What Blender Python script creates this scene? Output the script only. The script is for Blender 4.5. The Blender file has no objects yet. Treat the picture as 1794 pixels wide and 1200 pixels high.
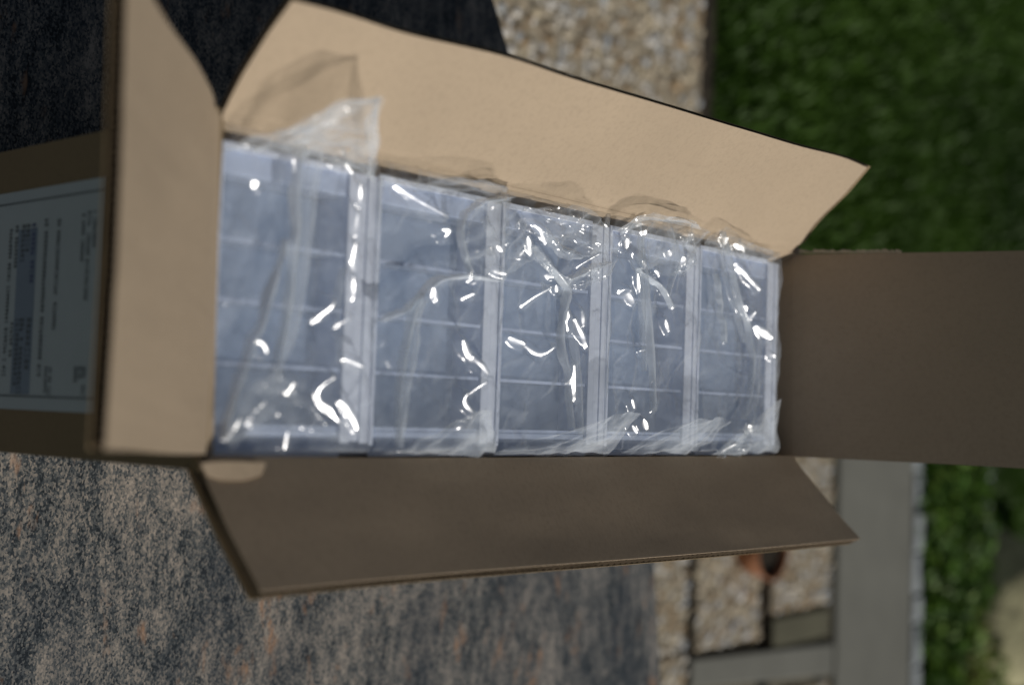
import bpy, math, random
import numpy as np
from mathutils import Vector

random.seed(7); rng = np.random.RandomState(11)
sc = bpy.context.scene
C = sc.collection

# ---------------------------------------------------------------- camera, light, exposure
S = 0.6                     # one drawing unit is 0.6 m
GZ = -2.2                   # height of the paving in drawing units (the camera is the origin)
F, CX, CY = 2256.6, 897.0, 600.0
R = np.array([[-0.03457956, 0.6550257, 0.75481494],
              [0.99799226, 0.06273298, -0.00871946],
              [-0.05306326, 0.75299795, -0.65587985]])   # rows: camera right, down, forward

def W(p):
    return ((p[0]) * S, (p[1]) * S, (p[2] - GZ) * S)

cam = bpy.data.cameras.new('camera'); cam_o = bpy.data.objects.new('camera', cam); C.objects.link(cam_o)
from mathutils import Matrix
m = Matrix(((R[0][0], -R[1][0], -R[2][0], 0), (R[0][1], -R[1][1], -R[2][1], 0), (R[0][2], -R[1][2], -R[2][2], 0), (0, 0, 0, 1)))
m.translation = Vector(W((0, 0, 0)))
cam_o.matrix_world = m
cam.sensor_width = 36; cam.lens = 36 * F / 1794; cam.clip_start = 0.01; cam.clip_end = 400
cam.dof.use_dof = True; cam.dof.focus_distance = 1.66 * S; cam.dof.aperture_fstop = cam.lens / 1000 / (0.028 * S)
cam.dof.aperture_blades = 7
sc.camera = cam_o

SUN = Vector((0.85, 0.14, 0.565)).normalized()
world = bpy.data.worlds.new('World'); sc.world = world; world.use_nodes = True
nt = world.node_tree; bg = nt.nodes['Background']
sky = nt.nodes.new('ShaderNodeTexSky'); sky.sky_type = 'NISHITA'; sky.sun_disc = False
sky.sun_elevation = math.asin(SUN.z); sky.sun_rotation = math.atan2(SUN.x, SUN.y)
sky.dust_density = 0.6; sky.ozone_density = 1.0
hs = nt.nodes.new('ShaderNodeHueSaturation'); hs.inputs['Saturation'].default_value = 0.5
nt.links.new(sky.outputs[0], hs.inputs['Color']); nt.links.new(hs.outputs[0], bg.inputs[0]); bg.inputs[1].default_value = 0.05
sun = bpy.data.lights.new('sun', 'SUN'); sun.energy = 5.0; sun.angle = math.radians(0.53); sun.color = (1.0, 0.955, 0.90)
sun_o = bpy.data.objects.new('sun', sun); C.objects.link(sun_o)
sun_o.rotation_euler = (-SUN).to_track_quat('-Z', 'Y').to_euler(); sun_o.location = (3, 1, 4)
sc.view_settings.view_transform = 'Standard'; sc.view_settings.look = 'None'
sc.view_settings.gamma = 1; sc.view_settings.exposure = -0.80
sc.render.engine = 'CYCLES'
sc.cycles.max_bounces = 12; sc.cycles.transparent_max_bounces = 40; sc.cycles.transmission_bounces = 8
sc.cycles.use_denoising = True; sc.cycles.sample_clamp_indirect = 6; sc.cycles.blur_glossy = 0.3

# ---------------------------------------------------------------- geometry helpers (drawing units)
def ray(px, py):
    return R.T @ np.array([px - CX, py - CY, F])
def at(px, py, z):                         # point on a horizontal plane
    d = ray(px, py); return d * (z / d[2])
def on_plane(px, py, o, n):
    d = ray(px, py); return d * (np.dot(o, n) / np.dot(d, n))

def obj(name, verts, faces, mat, parent=None, base=(0, 0, 0), smooth=False, **props):
    """one mesh object; verts in drawing units; base is the drawing-unit position of the object's root"""
    me = bpy.data.meshes.new(name)
    v = (np.asarray(verts, float) - np.asarray(base, float)) * S
    me.from_pydata([tuple(x) for x in v], [], [tuple(int(i) for i in f) for f in faces]); me.update()
    if smooth:
        me.polygons.foreach_set('use_smooth', [True] * len(me.polygons))
    if mat: me.materials.append(mat)
    o = bpy.data.objects.new(name, me); C.objects.link(o)
    if parent is not None: o.parent = parent
    else: o.location = W(base)
    for k, x in props.items(): o[k] = x
    return o

def thing(name, base, label, cat, group=None):
    o = bpy.data.objects.new(name, None); C.objects.link(o); o.location = W(base)
    o.empty_display_size = 0.05; o['label'] = label; o['category'] = cat
    if group: o['group'] = group
    return o

class MB:
    def __init__(s): s.v = []; s.f = []; s.n = 0
    def add(s, v, f):
        s.v.extend([tuple(x) for x in v]); s.f.extend([tuple(i + s.n for i in q) for q in f]); s.n += len(v)
    def box(s, x0, x1, y0, y1, z0, z1):
        s.add([(x0,y0,z0),(x1,y0,z0),(x1,y1,z0),(x0,y1,z0),(x0,y0,z1),(x1,y0,z1),(x1,y1,z1),(x0,y1,z1)],
              [(3,2,1,0),(4,5,6,7),(0,1,5,4),(1,2,6,5),(2,3,7,6),(3,0,4,7)])
    def make(s, name, mat, parent=None, base=(0,0,0), smooth=False, **k):
        return obj(name, s.v, s.f, mat, parent, base, smooth, **k)

def grid_faces(na, nb, off=0, flip=False):
    f = []
    for i in range(na):
        for j in range(nb):
            q = (off+i*(nb+1)+j, off+(i+1)*(nb+1)+j, off+(i+1)*(nb+1)+j+1, off+i*(nb+1)+j+1)
            f.append(q[::-1] if flip else q)
    return f

def bevel(o, w, seg=2):
    b = o.modifiers.new('bevel', 'BEVEL'); b.width = w * S; b.segments = seg; b.limit_method = 'ANGLE'; return o

def resample(pts, n, smooth=True):
    p = np.asarray(pts, float); d = np.r_[0, np.cumsum(np.linalg.norm(np.diff(p, axis=0), axis=1))]
    t = np.linspace(0, d[-1], n)
    q = np.stack([np.interp(t, d, p[:, k]) for k in range(p.shape[1])], 1)
    if smooth and len(p) > 2:
        w = max(1, n // (len(p) * 4))
        for _ in range(2):
            qq = q.copy()
            for k in range(1, n - 1):
                a = max(0, k - w); b = min(n, k + w + 1); r = min(k - a, b - 1 - k)
                qq[k] = q[k - r:k + r + 1].mean(0)
            q = qq
    return q

# smooth value noise on arrays
def vnoise(x, y, seed):
    xi = np.floor(x).astype(int); yi = np.floor(y).astype(int); fx = x - xi; fy = y - yi
    fx = fx*fx*(3-2*fx); fy = fy*fy*(3-2*fy)
    def h(a, b):
        n = (a * 374761393 + b * 668265263 + seed * 1274126177) & 0x7fffffff
        n = ((n ^ (n >> 13)) * 1274126177) & 0x7fffffff
        return ((n ^ (n >> 16)) & 0xffff) / 65535.0
    return (h(xi, yi)*(1-fx)*(1-fy) + h(xi+1, yi)*fx*(1-fy) + h(xi, yi+1)*(1-fx)*fy + h(xi+1, yi+1)*fx*fy) * 2 - 1

# ---------------------------------------------------------------- materials
def new_mat(name):
    m = bpy.data.materials.new(name); m.use_nodes = True; t = m.node_tree; t.nodes.clear()
    out = t.nodes.new('ShaderNodeOutputMaterial'); return m, t, out
def N(t, kind, **k):
    n = t.nodes.new('ShaderNode' + kind)
    for a, b in k.items(): setattr(n, a, b)
    return n
def coords(t, scale=(1, 1, 1), rot=(0, 0, 0), src='Object'):
    c = N(t, 'TexCoord'); mp = N(t, 'Mapping'); mp.inputs['Scale'].default_value = scale; mp.inputs['Rotation'].default_value = rot
    t.links.new(c.outputs[src], mp.inputs['Vector']); return mp.outputs[0]
def noise(t, vec, scale, detail=4, rough=0.55, dist=0.0):
    n = N(t, 'TexNoise'); n.inputs['Scale'].default_value = scale; n.inputs['Detail'].default_value = detail
    n.inputs['Roughness'].default_value = rough; n.inputs['Distortion'].default_value = dist
    t.links.new(vec, n.inputs['Vector']); return n.outputs['Fac']
def ramp(t, fac, stops, interp='LINEAR'):
    r = N(t, 'ValToRGB'); r.color_ramp.interpolation = interp; e = r.color_ramp.elements
    while len(e) < len(stops): e.new(0.5)
    for q, (p, c) in zip(e, stops):
        q.position = p; q.color = (c[0], c[1], c[2], 1) if isinstance(c, tuple) else (c, c, c, 1)
    t.links.new(fac, r.inputs[0]); return r.outputs[0]
def mix(t, fac, a, b, mode='MIX'):
    n = N(t, 'Mix'); n.data_type = 'RGBA'; n.blend_type = mode
    for s, x in ((n.inputs[0], fac), (n.inputs[6], a), (n.inputs[7], b)):
        if hasattr(x, 'links'): t.links.new(x, s)
        elif isinstance(x, (int, float)) : s.default_value = x if s == n.inputs[0] else (x, x, x, 1)
        else: s.default_value = (*x, 1)
    return n.outputs[2]
def bump(t, h, strength, dist):
    b = N(t, 'Bump'); b.inputs['Strength'].default_value = strength; b.inputs['Distance'].default_value = dist
    t.links.new(h, b.inputs['Height']); return b.outputs[0]
def principled(t, out, col, rough=0.6, normal=None, spec=0.5, **k):
    p = N(t, 'BsdfPrincipled')
    if hasattr(col, 'links'): t.links.new(col, p.inputs['Base Color'])
    else: p.inputs['Base Color'].default_value = (*col, 1)
    if hasattr(rough, 'links'): t.links.new(rough, p.inputs['Roughness'])
    else: p.inputs['Roughness'].default_value = rough
    p.inputs['Specular IOR Level'].default_value = spec
    if normal is not None: t.links.new(normal, p.inputs['Normal'])
    for a, b in k.items(): p.inputs[a].default_value = b
    t.links.new(p.outputs[0], out.inputs[0]); return p

def cardboard(name, base, axis):
    """kraft liner: fibre flecks, faint washboard from the flutes running across `axis`"""
    m, t, out = new_mat(name)
    v = coords(t)
    n1 = noise(t, v, 7, 5, 0.6); n2 = noise(t, v, 260, 3, 0.7)
    fib = noise(t, coords(t, (220, 900, 400)), 1.0, 2, 0.5)
    c = ramp(t, n1, [(0.3, tuple(x*0.93 for x in base)), (0.7, tuple(min(1, x*1.06) for x in base))])
    c = mix(t, ramp(t, n2, [(0.32, 0.34), (0.52, 0.0)]), c, tuple(x*0.72 for x in base))
    c = mix(t, mix(t, 1.0, ramp(t, noise(t, v, 900, 2), [(0.4, 0.0), (0.7, 0.22)]), 1.0, 'MULTIPLY'), c, tuple(x*0.8 for x in base))
    c = mix(t, ramp(t, fib, [(0.62, 0.0), (0.8, 0.22)]), c, tuple(min(1, x*1.25) for x in base))
    wv = N(t, 'TexWave'); wv.wave_type = 'BANDS'; wv.bands_direction = axis; wv.inputs['Scale'].default_value = 66
    wv.inputs['Distortion'].default_value = 0.6; wv.inputs['Detail'].default_value = 1
    t.links.new(v, wv.inputs['Vector'])
    hsum = mix(t, 0.7, wv.outputs['Fac'], noise(t, v, 140, 4, 0.65))
    principled(t, out, c, 0.82, bump(t, hsum, 0.26, 0.0005), 0.25)
    return m
KRAFT = (0.435, 0.342, 0.240)
M_card_x = cardboard('kraft_flutes_across_length', KRAFT, 'Y')
M_card_y = cardboard('kraft_flutes_across_width', KRAFT, 'X')
M_card_out = cardboard('kraft_outer_shaded', (0.27, 0.20, 0.115), 'Y')  # darker copy of the kraft: shade on the outer side put into the colour
M_flute = cardboard('kraft_medium_shaded', (0.15, 0.11, 0.07), 'Y')  # darkened so the open flutes look hollow; their shade is in the colour

def granite():
    m, t, out = new_mat('granite')
    v = coords(t)
    warp = N(t, 'TexNoise'); warp.inputs['Scale'].default_value = 4; warp.inputs['Detail'].default_value = 2
    t.links.new(v, warp.inputs['Vector'])
    add = N(t, 'VectorMath', operation='MULTIPLY_ADD'); t.links.new(warp.outputs['Color'], add.inputs[0])
    add.inputs[1].default_value = (0.09, 0.09, 0.0); t.links.new(v, add.inputs[2])
    st = N(t, 'Mapping'); st.inputs['Scale'].default_value = (0.85, 2.0, 1); st.inputs['Rotation'].default_value = (0, 0, 0.34)
    t.links.new(add.outputs[0], st.inputs['Vector'])
    band = noise(t, st.outputs[0], 11, 6, 0.65)             # long drifts across the slab
    g0 = N(t, 'Mapping'); g0.inputs['Scale'].default_value = (1, 1.35, 1); g0.inputs['Rotation'].default_value = (0, 0, 0.3); t.links.new(v, g0.inputs['Vector'])
    grain = noise(t, g0.outputs[0], 270, 4, 0.75)           # crystals
    vo = N(t, 'TexVoronoi'); vo.inputs['Scale'].default_value = 520; t.links.new(g0.outputs[0], vo.inputs['Vector'])
    sp = N(t, 'SeparateColor'); t.links.new(vo.outputs['Color'], sp.inputs[0])
    g = mix(t, 0.42, grain, sp.outputs[0])
    band2 = noise(t, st.outputs[0], 48, 4, 0.6)
    g = mix(t, 0.46, g, band); g = mix(t, 0.30, g, band2)
    base = ramp(t, g, [(0.39, (0.016, 0.022, 0.028)), (0.45, (0.045, 0.056, 0.065)), (0.50, (0.11, 0.12, 0.124)),
                       (0.555, (0.205, 0.195, 0.178)), (0.65, (0.36, 0.325, 0.285))])
    warm = noise(t, st.outputs[0], 19, 4, 0.6); warm2 = noise(t, st.outputs[0], 60, 3, 0.6)
    wm = mix(t, 1.0, ramp(t, warm, [(0.58, 0.0), (0.68, 0.75)]), ramp(t, warm2, [(0.45, 0.0), (0.6, 1.0)]), 'MULTIPLY')
    c = mix(t, wm, base, (0.36, 0.215, 0.13))
    dk = ramp(t, noise(t, st.outputs[0], 8.3, 5, 0.6), [(0.36, 0.62), (0.52, 0.0)])
    c = mix(t, dk, c, mix(t, 0.6, c, (0.035, 0.045, 0.06), 'MIX'))
    principled(t, out, c, 0.5, bump(t, grain, 0.08, 0.0004), 0.15)
    return m
M_granite = granite()
def flat(name, col, rough=0.6, var=0.12, scale=20, bs=0.3, spec=0.4, bd=0.002):
    m, t, out = new_mat(name); v = coords(t)
    n = noise(t, v, scale, 5, 0.6)
    c = ramp(t, n, [(0.3, tuple(x*(1-var) for x in col)), (0.7, tuple(x*(1+var) for x in col))])
    principled(t, out, c, rough, bump(t, noise(t, v, scale*4, 4), bs, bd), spec); return m

M_steel = flat('table_leg_paint', (0.05, 0.05, 0.05), 0.4)
M_mortar = flat('paving_mortar', (0.30, 0.26, 0.19), 0.9, 0.3, 60, 0.6)
M_soil = flat('dark_soil', (0.04, 0.033, 0.024), 0.95, 0.5, 40, 0.9, 0.2, 0.01)
M_concrete = flat('smooth_grey_concrete', (0.17, 0.17, 0.145), 0.8, 0.10, 9, 0.2)
M_mossy = flat('mossy_concrete', (0.105, 0.10, 0.065), 0.9, 0.2, 14, 0.4)
M_edge = flat('pale_edging_stone', (0.36, 0.39, 0.40), 0.8, 0.25, 18, 0.5)
M_terra = flat('terracotta', (0.30, 0.13, 0.06), 0.8, 0.2, 25, 0.3)
M_boulder = flat('olive_boulder', (0.36, 0.34, 0.20), 0.9, 0.35, 9, 0.8, 0.3, 0.01)

def vcol_mat(name, rough, sss=False):
    m, t, out = new_mat(name); a = N(t, 'Attribute'); a.attribute_name = 'tint'
    p = principled(t, out, a.outputs['Color'], rough, None, 0.3)
    if sss:
        tr = N(t, 'BsdfTranslucent'); t.links.new(a.outputs['Color'], tr.inputs[0])
        mx = N(t, 'MixShader'); mx.inputs[0].default_value = 0.3
        t.links.new(p.outputs[0], mx.inputs[1]); t.links.new(tr.outputs[0], mx.inputs[2]); t.links.new(mx.outputs[0], out.inputs[0])
    return m
M_pebble = vcol_mat('river_pebble', 0.6)
M_leaf = vcol_mat('leaf_green', 0.55, True)
def set_tint(o, cols):                     # one colour per face
    me = o.data; a = me.color_attributes.new('tint', 'FLOAT_COLOR', 'CORNER')
    k = np.array([len(p.vertices) for p in me.polygons]); c = np.repeat(np.asarray(cols, float), k, axis=0)
    a.data.foreach_set('color', np.c_[c, np.ones(len(c))].astype(np.float32).ravel())

def schlick(t, f0=0.04, k=0.9):
    lw = N(t, 'LayerWeight'); lw.inputs[0].default_value = 0.5
    pw = N(t, 'Math', operation='POWER'); t.links.new(lw.outputs['Facing'], pw.inputs[0]); pw.inputs[1].default_value = 5
    ml = N(t, 'Math', operation='MULTIPLY_ADD'); t.links.new(pw.outputs[0], ml.inputs[0]); ml.inputs[1].default_value = k; ml.inputs[2].default_value = f0
    return ml
def plastic(name, tint, clear, rough=0.25):
    """cloudy polypropylene: part see-through, part light-scattering"""
    m, t, out = new_mat(name)
    d = N(t, 'BsdfDiffuse'); d.inputs[0].default_value = (*tint, 1)
    tl = N(t, 'BsdfTranslucent'); tl.inputs[0].default_value = (*tint, 1)
    tr = N(t, 'BsdfTransparent'); tr.inputs[0].default_value = (0.96, 0.975, 1, 1)
    gl = N(t, 'BsdfGlossy'); gl.inputs['Roughness'].default_value = rough
    v = coords(t); b = bump(t, noise(t, v, 60, 4), 0.12, 0.0006)
    t.links.new(b, gl.inputs['Normal'])
    a = N(t, 'MixShader'); a.inputs[0].default_value = 0.12; t.links.new(d.outputs[0], a.inputs[1]); t.links.new(tl.outputs[0], a.inputs[2])
    c = N(t, 'MixShader'); c.inputs[0].default_value = clear; t.links.new(a.outputs[0], c.inputs[1]); t.links.new(tr.outputs[0], c.inputs[2])
    fr = schlick(t)
    e = N(t, 'MixShader'); t.links.new(fr.outputs[0], e.inputs[0]); t.links.new(c.outputs[0], e.inputs[1]); t.links.new(gl.outputs[0], e.inputs[2])
    t.links.new(e.outputs[0], out.inputs[0]); return m
M_pp = plastic('cloudy_polypropylene', (0.79, 0.86, 1.0), 0.0)
M_pp_floor = plastic('thin_tray_floor', (0.77, 0.87, 1.0), 0.0)
M_pp_lid = plastic('clear_lid_plastic', (0.84, 0.91, 1.0), 0.90)
M_pp_div = plastic('divider_plastic', (0.86, 0.92, 1.0), 0.62)

def film(name, haze, edge, rough=0.16):
    m, t, out = new_mat(name)
    tr = N(t, 'BsdfTransparent'); tr.inputs[0].default_value = (0.985, 0.985, 0.98, 1)
    d = N(t, 'BsdfDiffuse'); d.inputs[0].default_value = (0.86, 0.93, 1.0, 1)
    tl = N(t, 'BsdfTranslucent'); tl.inputs[0].default_value = (0.86, 0.93, 1.0, 1)
    gl = N(t, 'BsdfGlossy'); gl.inputs['Roughness'].default_value = rough
    dm = N(t, 'MixShader'); dm.inputs[0].default_value = 0.22; t.links.new(d.outputs[0], dm.inputs[1]); t.links.new(tl.outputs[0], dm.inputs[2])
    lw = N(t, 'LayerWeight'); lw.inputs[0].default_value = 0.5
    pw = N(t, 'Math', operation='POWER'); t.links.new(lw.outputs['Facing'], pw.inputs[0]); pw.inputs[1].default_value = 2.6
    ml = N(t, 'Math', operation='MULTIPLY_ADD'); t.links.new(pw.outputs[0], ml.inputs[0]); ml.inputs[1].default_value = edge
    ns = noise(t, coords(t, (9, 26, 14), (0, 0, 0.35)), 1.0, 5, 0.65, 0.6)
    mr = N(t, 'MapRange'); t.links.new(ns, mr.inputs[0]); mr.inputs[1].default_value = 0.34; mr.inputs[2].default_value = 0.68
    mr.inputs[3].default_value = haze*0.35; mr.inputs[4].default_value = haze*1.9; t.links.new(mr.outputs[0], ml.inputs[2])
    a = N(t, 'MixShader'); t.links.new(ml.outputs[0], a.inputs[0]); t.links.new(tr.outputs[0], a.inputs[1]); t.links.new(dm.outputs[0], a.inputs[2])
    fr = schlick(t)
    e = N(t, 'MixShader'); t.links.new(fr.outputs[0], e.inputs[0]); t.links.new(a.outputs[0], e.inputs[1]); t.links.new(gl.outputs[0], e.inputs[2])
    t.links.new(e.outputs[0], out.inputs[0]); return m
M_film = film('clear_bag_film', 0.085, 0.32, 0.17)
M_fold = film('doubled_bag_film', 0.17, 0.55, 0.17)
M_seam = film('welded_bag_seam', 0.36, 0.35, 0.18)

# ---------------------------------------------------------------- ground, paving, table
g = MB(); g.add([(-300,-300,GZ-0.075),(300,-300,GZ-0.075),(300,300,GZ-0.075),(-300,300,GZ-0.075)], [(0,1,2,3)])
def lawn_mat():
    m, t, out = new_mat('lawn_soil'); v = coords(t)
    n = noise(t, v, 1.3, 6, 0.65); n2 = noise(t, v, 40, 4)
    c = ramp(t, mix(t, 0.5, n, n2), [(0.35, (0.014, 0.030, 0.004)), (0.6, (0.036, 0.072, 0.010))])
    principled(t, out, c, 0.95, bump(t, n2, 0.8, 0.02), 0.1); return m
g.make('ground', lawn_mat(), None, (0, 0, GZ-0.075), kind='structure')

PEB = [(0.46,0.40,0.30),(0.38,0.32,0.23),(0.52,0.49,0.43),(0.42,0.44,0.45),(0.33,0.24,0.14),(0.55,0.47,0.33),(0.24,0.19,0.13),(0.60,0.58,0.54)]
def paving_slab(poly_x, poly_y, label_gaps, size=0.032):
    """exposed-aggregate slab: mortar body and a skin of pebbles"""
    x0, x1 = poly_x; y0, y1 = poly_y; base = ((x0+x1)/2, (y0+y1)/2, GZ-0.07)
    b = MB(); b.box(x0, x1, y0, y1, GZ-0.07, GZ-0.006)
    root = b.make('paving_slab', M_mortar, None, base, kind='structure'); bevel(root, 0.012)
    v = []; f = []; cols = []; n = 0
    nx = int((x1-x0)/size); ny = int((y1-y0)/size)
    for i in range(nx):
        for j in range(ny):
            cx = x0 + (i+0.5+random.uniform(-.3,.3))*(x1-x0)/nx; cy = y0 + (j+0.5+random.uniform(-.3,.3))*(y1-y0)/ny
            r = size*random.uniform(0.36, 0.66); e = random.uniform(0.65, 1); a = random.uniform(0, 6.28); h = r*random.uniform(0.3, 0.7)
            ca, sa = math.cos(a), math.sin(a)
            for q in range(6):
                t_ = q*math.pi/3; u_, w_ = r*math.cos(t_), r*e*math.sin(t_)
                v.append((cx+u_*ca-w_*sa, cy+u_*sa+w_*ca, GZ-0.008))
            for q in range(6):
                t_ = q*math.pi/3; u_, w_ = 0.6*r*math.cos(t_), 0.6*r*e*math.sin(t_)
                v.append((cx+u_*ca-w_*sa, cy+u_*sa+w_*ca, GZ-0.008+h))
            for q in range(6): f.append((n+q, n+(q+1)%6, n+6+(q+1)%6, n+6+q))
            f.append((n+6, n+7, n+8, n+9, n+10, n+11)); n += 12
            c = random.choice(PEB); k = random.uniform(0.9, 1.3); cols += [tuple(min(1, x*k) for x in c)]*7
    o = obj('pebble', v, f, M_pebble, root, base, False, kind='stuff'); set_tint(o, cols)
    return root

# rows of slabs run left-right; joints are dark gaps
def row(xs, y0, y1):
    for a, b in zip(xs[:-1], xs[1:]): paving_slab((a+0.006, b-0.006), (y0, y1), None)
row([-2.4, -1.62, -0.86, -0.10, 0.72, 1.55], 1.85, 3.40)
row([-0.05, 0.735], 3.45, 3.84)
row([-0.05, 0.66], 3.925, 4.34)
paving_slab((0.93, 1.9), (3.45, 4.34), None)
M_joint = flat('sandy_joint', (0.13, 0.115, 0.08), 0.95, 0.3, 60, 0.6)
for q, (xa_, xb_, ya_, yb_) in enumerate(((0.74, 1.9, 3.452, 3.838), (0.665, 1.9, 3.928, 4.338), (-0.05, 1.9, 4.3385, 4.369))):
    b = MB(); b.box(xa_, xb_, ya_, yb_, GZ-0.074, GZ-0.016); b.make('sandy_joint', M_joint, None, ((xa_+xb_)/2, (ya_+yb_)/2, GZ-0.074), kind='structure')
# smooth concrete pieces
b = MB(); b.box(-0.05, 2.2, 4.37, 5.02, GZ-0.07, GZ+0.008)
bevel(b.make('concrete_border', M_concrete, None, (0, 4.7, GZ-0.07), kind='structure'), 0.01)
b = MB(); z0, z1 = GZ-0.07, GZ+0.004
b.add([(0.745,3.42,z0),(0.835,3.42,z0),(0.915,4.36,z0),(0.80,4.36,z0),(0.745,3.42,z1),(0.835,3.42,z1),(0.915,4.36,z1),(0.80,4.36,z1)],
      [(3,2,1,0),(4,5,6,7),(0,1,5,4),(1,2,6,5),(2,3,7,6),(3,0,4,7)])
bevel(b.make('concrete_strip', M_concrete, None, (0.8, 3.9, GZ-0.07), kind='structure'), 0.006)
b = MB(); b.box(0.672, 0.772, 3.93, 4.34, GZ-0.07, GZ-0.004)
bevel(b.make('mossy_concrete_infill', M_mossy, None, (0.72, 4.1, GZ-0.07), kind='structure'), 0.006)
b = MB(); b.box(-2.6, 2.2, -1.5, 3.53, GZ-0.0748, GZ-0.045); b.box(-0.06, 2.2, 3.531, 5.2, GZ-0.0748, GZ-0.045)
b.make('soil_bed', M_soil, None, (0, 2, GZ-0.0748), kind='structure')

# granite table top: straight far edge on the right, slanting far edge on the left
TZ = -1.55
tp = [(2.2, 2.48), (0.5, 2.285), (0.27, 2.25), (0.20, 2.215), (-0.63, 1.755), (-0.75, 1.69), (-1.9, 1.1), (-1.9, -0.4), (2.2, -0.4)]
tv = [(x, y, TZ) for x, y in tp] + [(x, y, TZ-0.055) for x, y in tp]; k = len(tp)
tf = [tuple(range(k))[::-1], tuple(range(k, 2*k))] + [(i, (i+1) % k, k+(i+1) % k, k+i) for i in range(k)]
tbase = (0.2, 1.0, GZ)
table = thing('granite_table', tbase, 'polished grey granite table top with orange flecks under the open cardboard box', 'table')
ttop = obj('tabletop', tv, tf, M_granite, table, tbase); 
for x, y in ((-1.2, 0.0), (1.7, 0.0), (1.7, 1.9), (-0.75, 1.2)):
    b = MB(); b.box(x-.05, x+.05, y-.05, y+.05, GZ, TZ-0.0555); bevel(b.make('leg', M_steel, table, tbase), 0.006)

# ---------------------------------------------------------------- the cardboard box
X0, X1, Y0, Y1, RIM = -0.265, 0.055, 0.724, 1.830, -1.0
BB = (-0.105, 1.277, TZ)
box = thing('cardboard_box', BB, 'large open corrugated cardboard box with raised flaps, standing on the granite', 'box')
T = 0.010
def wall(x0, x1, y0, y1, mat):
    b = MB(); b.box(x0, x1, y0, y1, TZ+0.004, RIM); return b.make('wall', mat, box, BB)
# the left wall is sloped inward below the rim to catch sun and brighten the gap
b = MB(); pr = [(X0-T, TZ+0.004), (X0-T, RIM), (X0, RIM), (X0+0.0145, RIM-0.040), (X0+0.0145, TZ+0.004)]
b.add([(x_, y_, z_) for y_ in (Y0, Y1) for x_, z_ in pr], [(0,1,2,3,4), (9,8,7,6,5)] + [(i_, 5+i_, 5+(i_+1) % 5, (i_+1) % 5) for i_ in range(5)])
b.make('wall', M_card_x, box, BB); wall(X1, X1+T, Y0, Y1, M_card_x)
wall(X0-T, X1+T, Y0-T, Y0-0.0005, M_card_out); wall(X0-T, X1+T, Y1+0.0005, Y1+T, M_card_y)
b = MB(); b.box(X0-0.0005, X1+0.0005, Y0, Y1, TZ+0.0005, TZ+0.012); b.make('bottom_panel', M_card_x, box, BB)

def coons(h, o, l, r, na, nb):
    """h hinge curve, o outer curve (both left to right), l and r the side curves from hinge outward"""
    h = resample(h, na+1); o = resample(o, na+1); l = resample(l, nb+1); r = resample(r, nb+1)
    a = np.linspace(0, 1, na+1)[:, None, None]; b_ = np.linspace(0, 1, nb+1)[None, :, None]
    P = (1-b_)*h[:, None] + b_*o[:, None] + (1-a)*l[None] + a*r[None] \
        - ((1-a)*(1-b_)*h[0] + a*(1-b_)*h[-1] + (1-a)*b_*o[0] + a*b_*o[-1])
    return P
def solid_sheet(P, n, off0, off1, skew=(0, 0, 0), s0=0, s1=0):
    na, nb = P.shape[0]-1, P.shape[1]-1; nn = np.asarray(n)
    sk = np.linspace(0, 1, na+1)[:, None, None]*np.asarray(skew)
    A = (P + nn*off0 + sk*s0).reshape(-1, 3); B = (P + nn*off1 + sk*s1).reshape(-1, 3); k = len(A)
    f = grid_faces(na, nb) + grid_faces(na, nb, k, True)
    idx = [i*(nb+1) for i in range(na+1)] + [na*(nb+1)+j for j in range(1, nb+1)] + [i*(nb+1)+nb for i in range(na-1, -1, -1)] + [j for j in range(nb-1, 0, -1)]
    rim = np.r_[A[idx], B[idx]]; q = len(idx); o_ = 2*k       # the cut rim keeps its own vertices: crisp edges
    for a in range(q): f.append((o_+a, o_+(a+1) % q, o_+q+(a+1) % q, o_+q+a))
    return np.r_[A, B, rim], f
def flap(o, n, hinge, outer, left, right, waves, mat, mat_out, warp, label=None, na=90, T=0.010, skew=(0, 0, 0), crease=0.0016):
    """o point of the hinge, n inner-face normal; outlines as picture coordinates on the flap's plane"""
    o = np.array(o, float); n = np.array(n, float); n /= np.linalg.norm(n)
    cv = [np.array([on_plane(x, y, o, n) for x, y in c]) for c in (hinge, outer, left, right)]
    root = None
    P = coons(*cv, na, 44)
    A, Bp = np.meshgrid(np.linspace(0, 1, P.shape[0]), np.linspace(0, 1, P.shape[1]), indexing='ij')
    P = P + n * (warp(A, Bp) - crease*np.exp(-((Bp-0.06)/0.02)**2) + 0.00016*vnoise(A*46, Bp*3+A*9, 51)*np.clip(Bp*5, 0, 1) + 0.0003*vnoise(A*11, Bp*4, 52)*np.clip(Bp*5, 0, 1))[..., None]
    v, f = solid_sheet(P, n, 0.0, -0.0014, skew, 0, 0.1)
    root = obj('flap', v, f, mat, box, BB, True)
    if label: root['label'] = label
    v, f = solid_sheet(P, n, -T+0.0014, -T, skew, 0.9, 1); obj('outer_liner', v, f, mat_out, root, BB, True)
    naw = waves*6; Pw = coons(*cv, naw, 8)
    A, Bp = np.meshgrid(np.linspace(0, 1, naw+1), np.linspace(0, 1, 9), indexing='ij')
    ph = A*waves*2*np.pi + 1.8*vnoise(A*waves*0.35, Bp*3, 5)
    amp = (T-0.0034)/2 * (1 - 0.35*np.abs(vnoise(A*40, Bp*2, 9)))
    Pw = Pw + n * (warp(A, Bp) - T/2 + amp*np.sin(ph))[..., None] + (A*0.5)[..., None]*np.asarray(skew)
    inset = 0.0015*np.clip(vnoise(A*60, Bp*0, 21), 0, 1)
    obj('fluting', Pw.reshape(-1, 3), grid_faces(naw, 8), M_flute, root, BB, True)
    for c in root.children: c.data.shade_smooth() if hasattr(c.data, 'shade_smooth') else None
    return root
rad = math.radians
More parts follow.
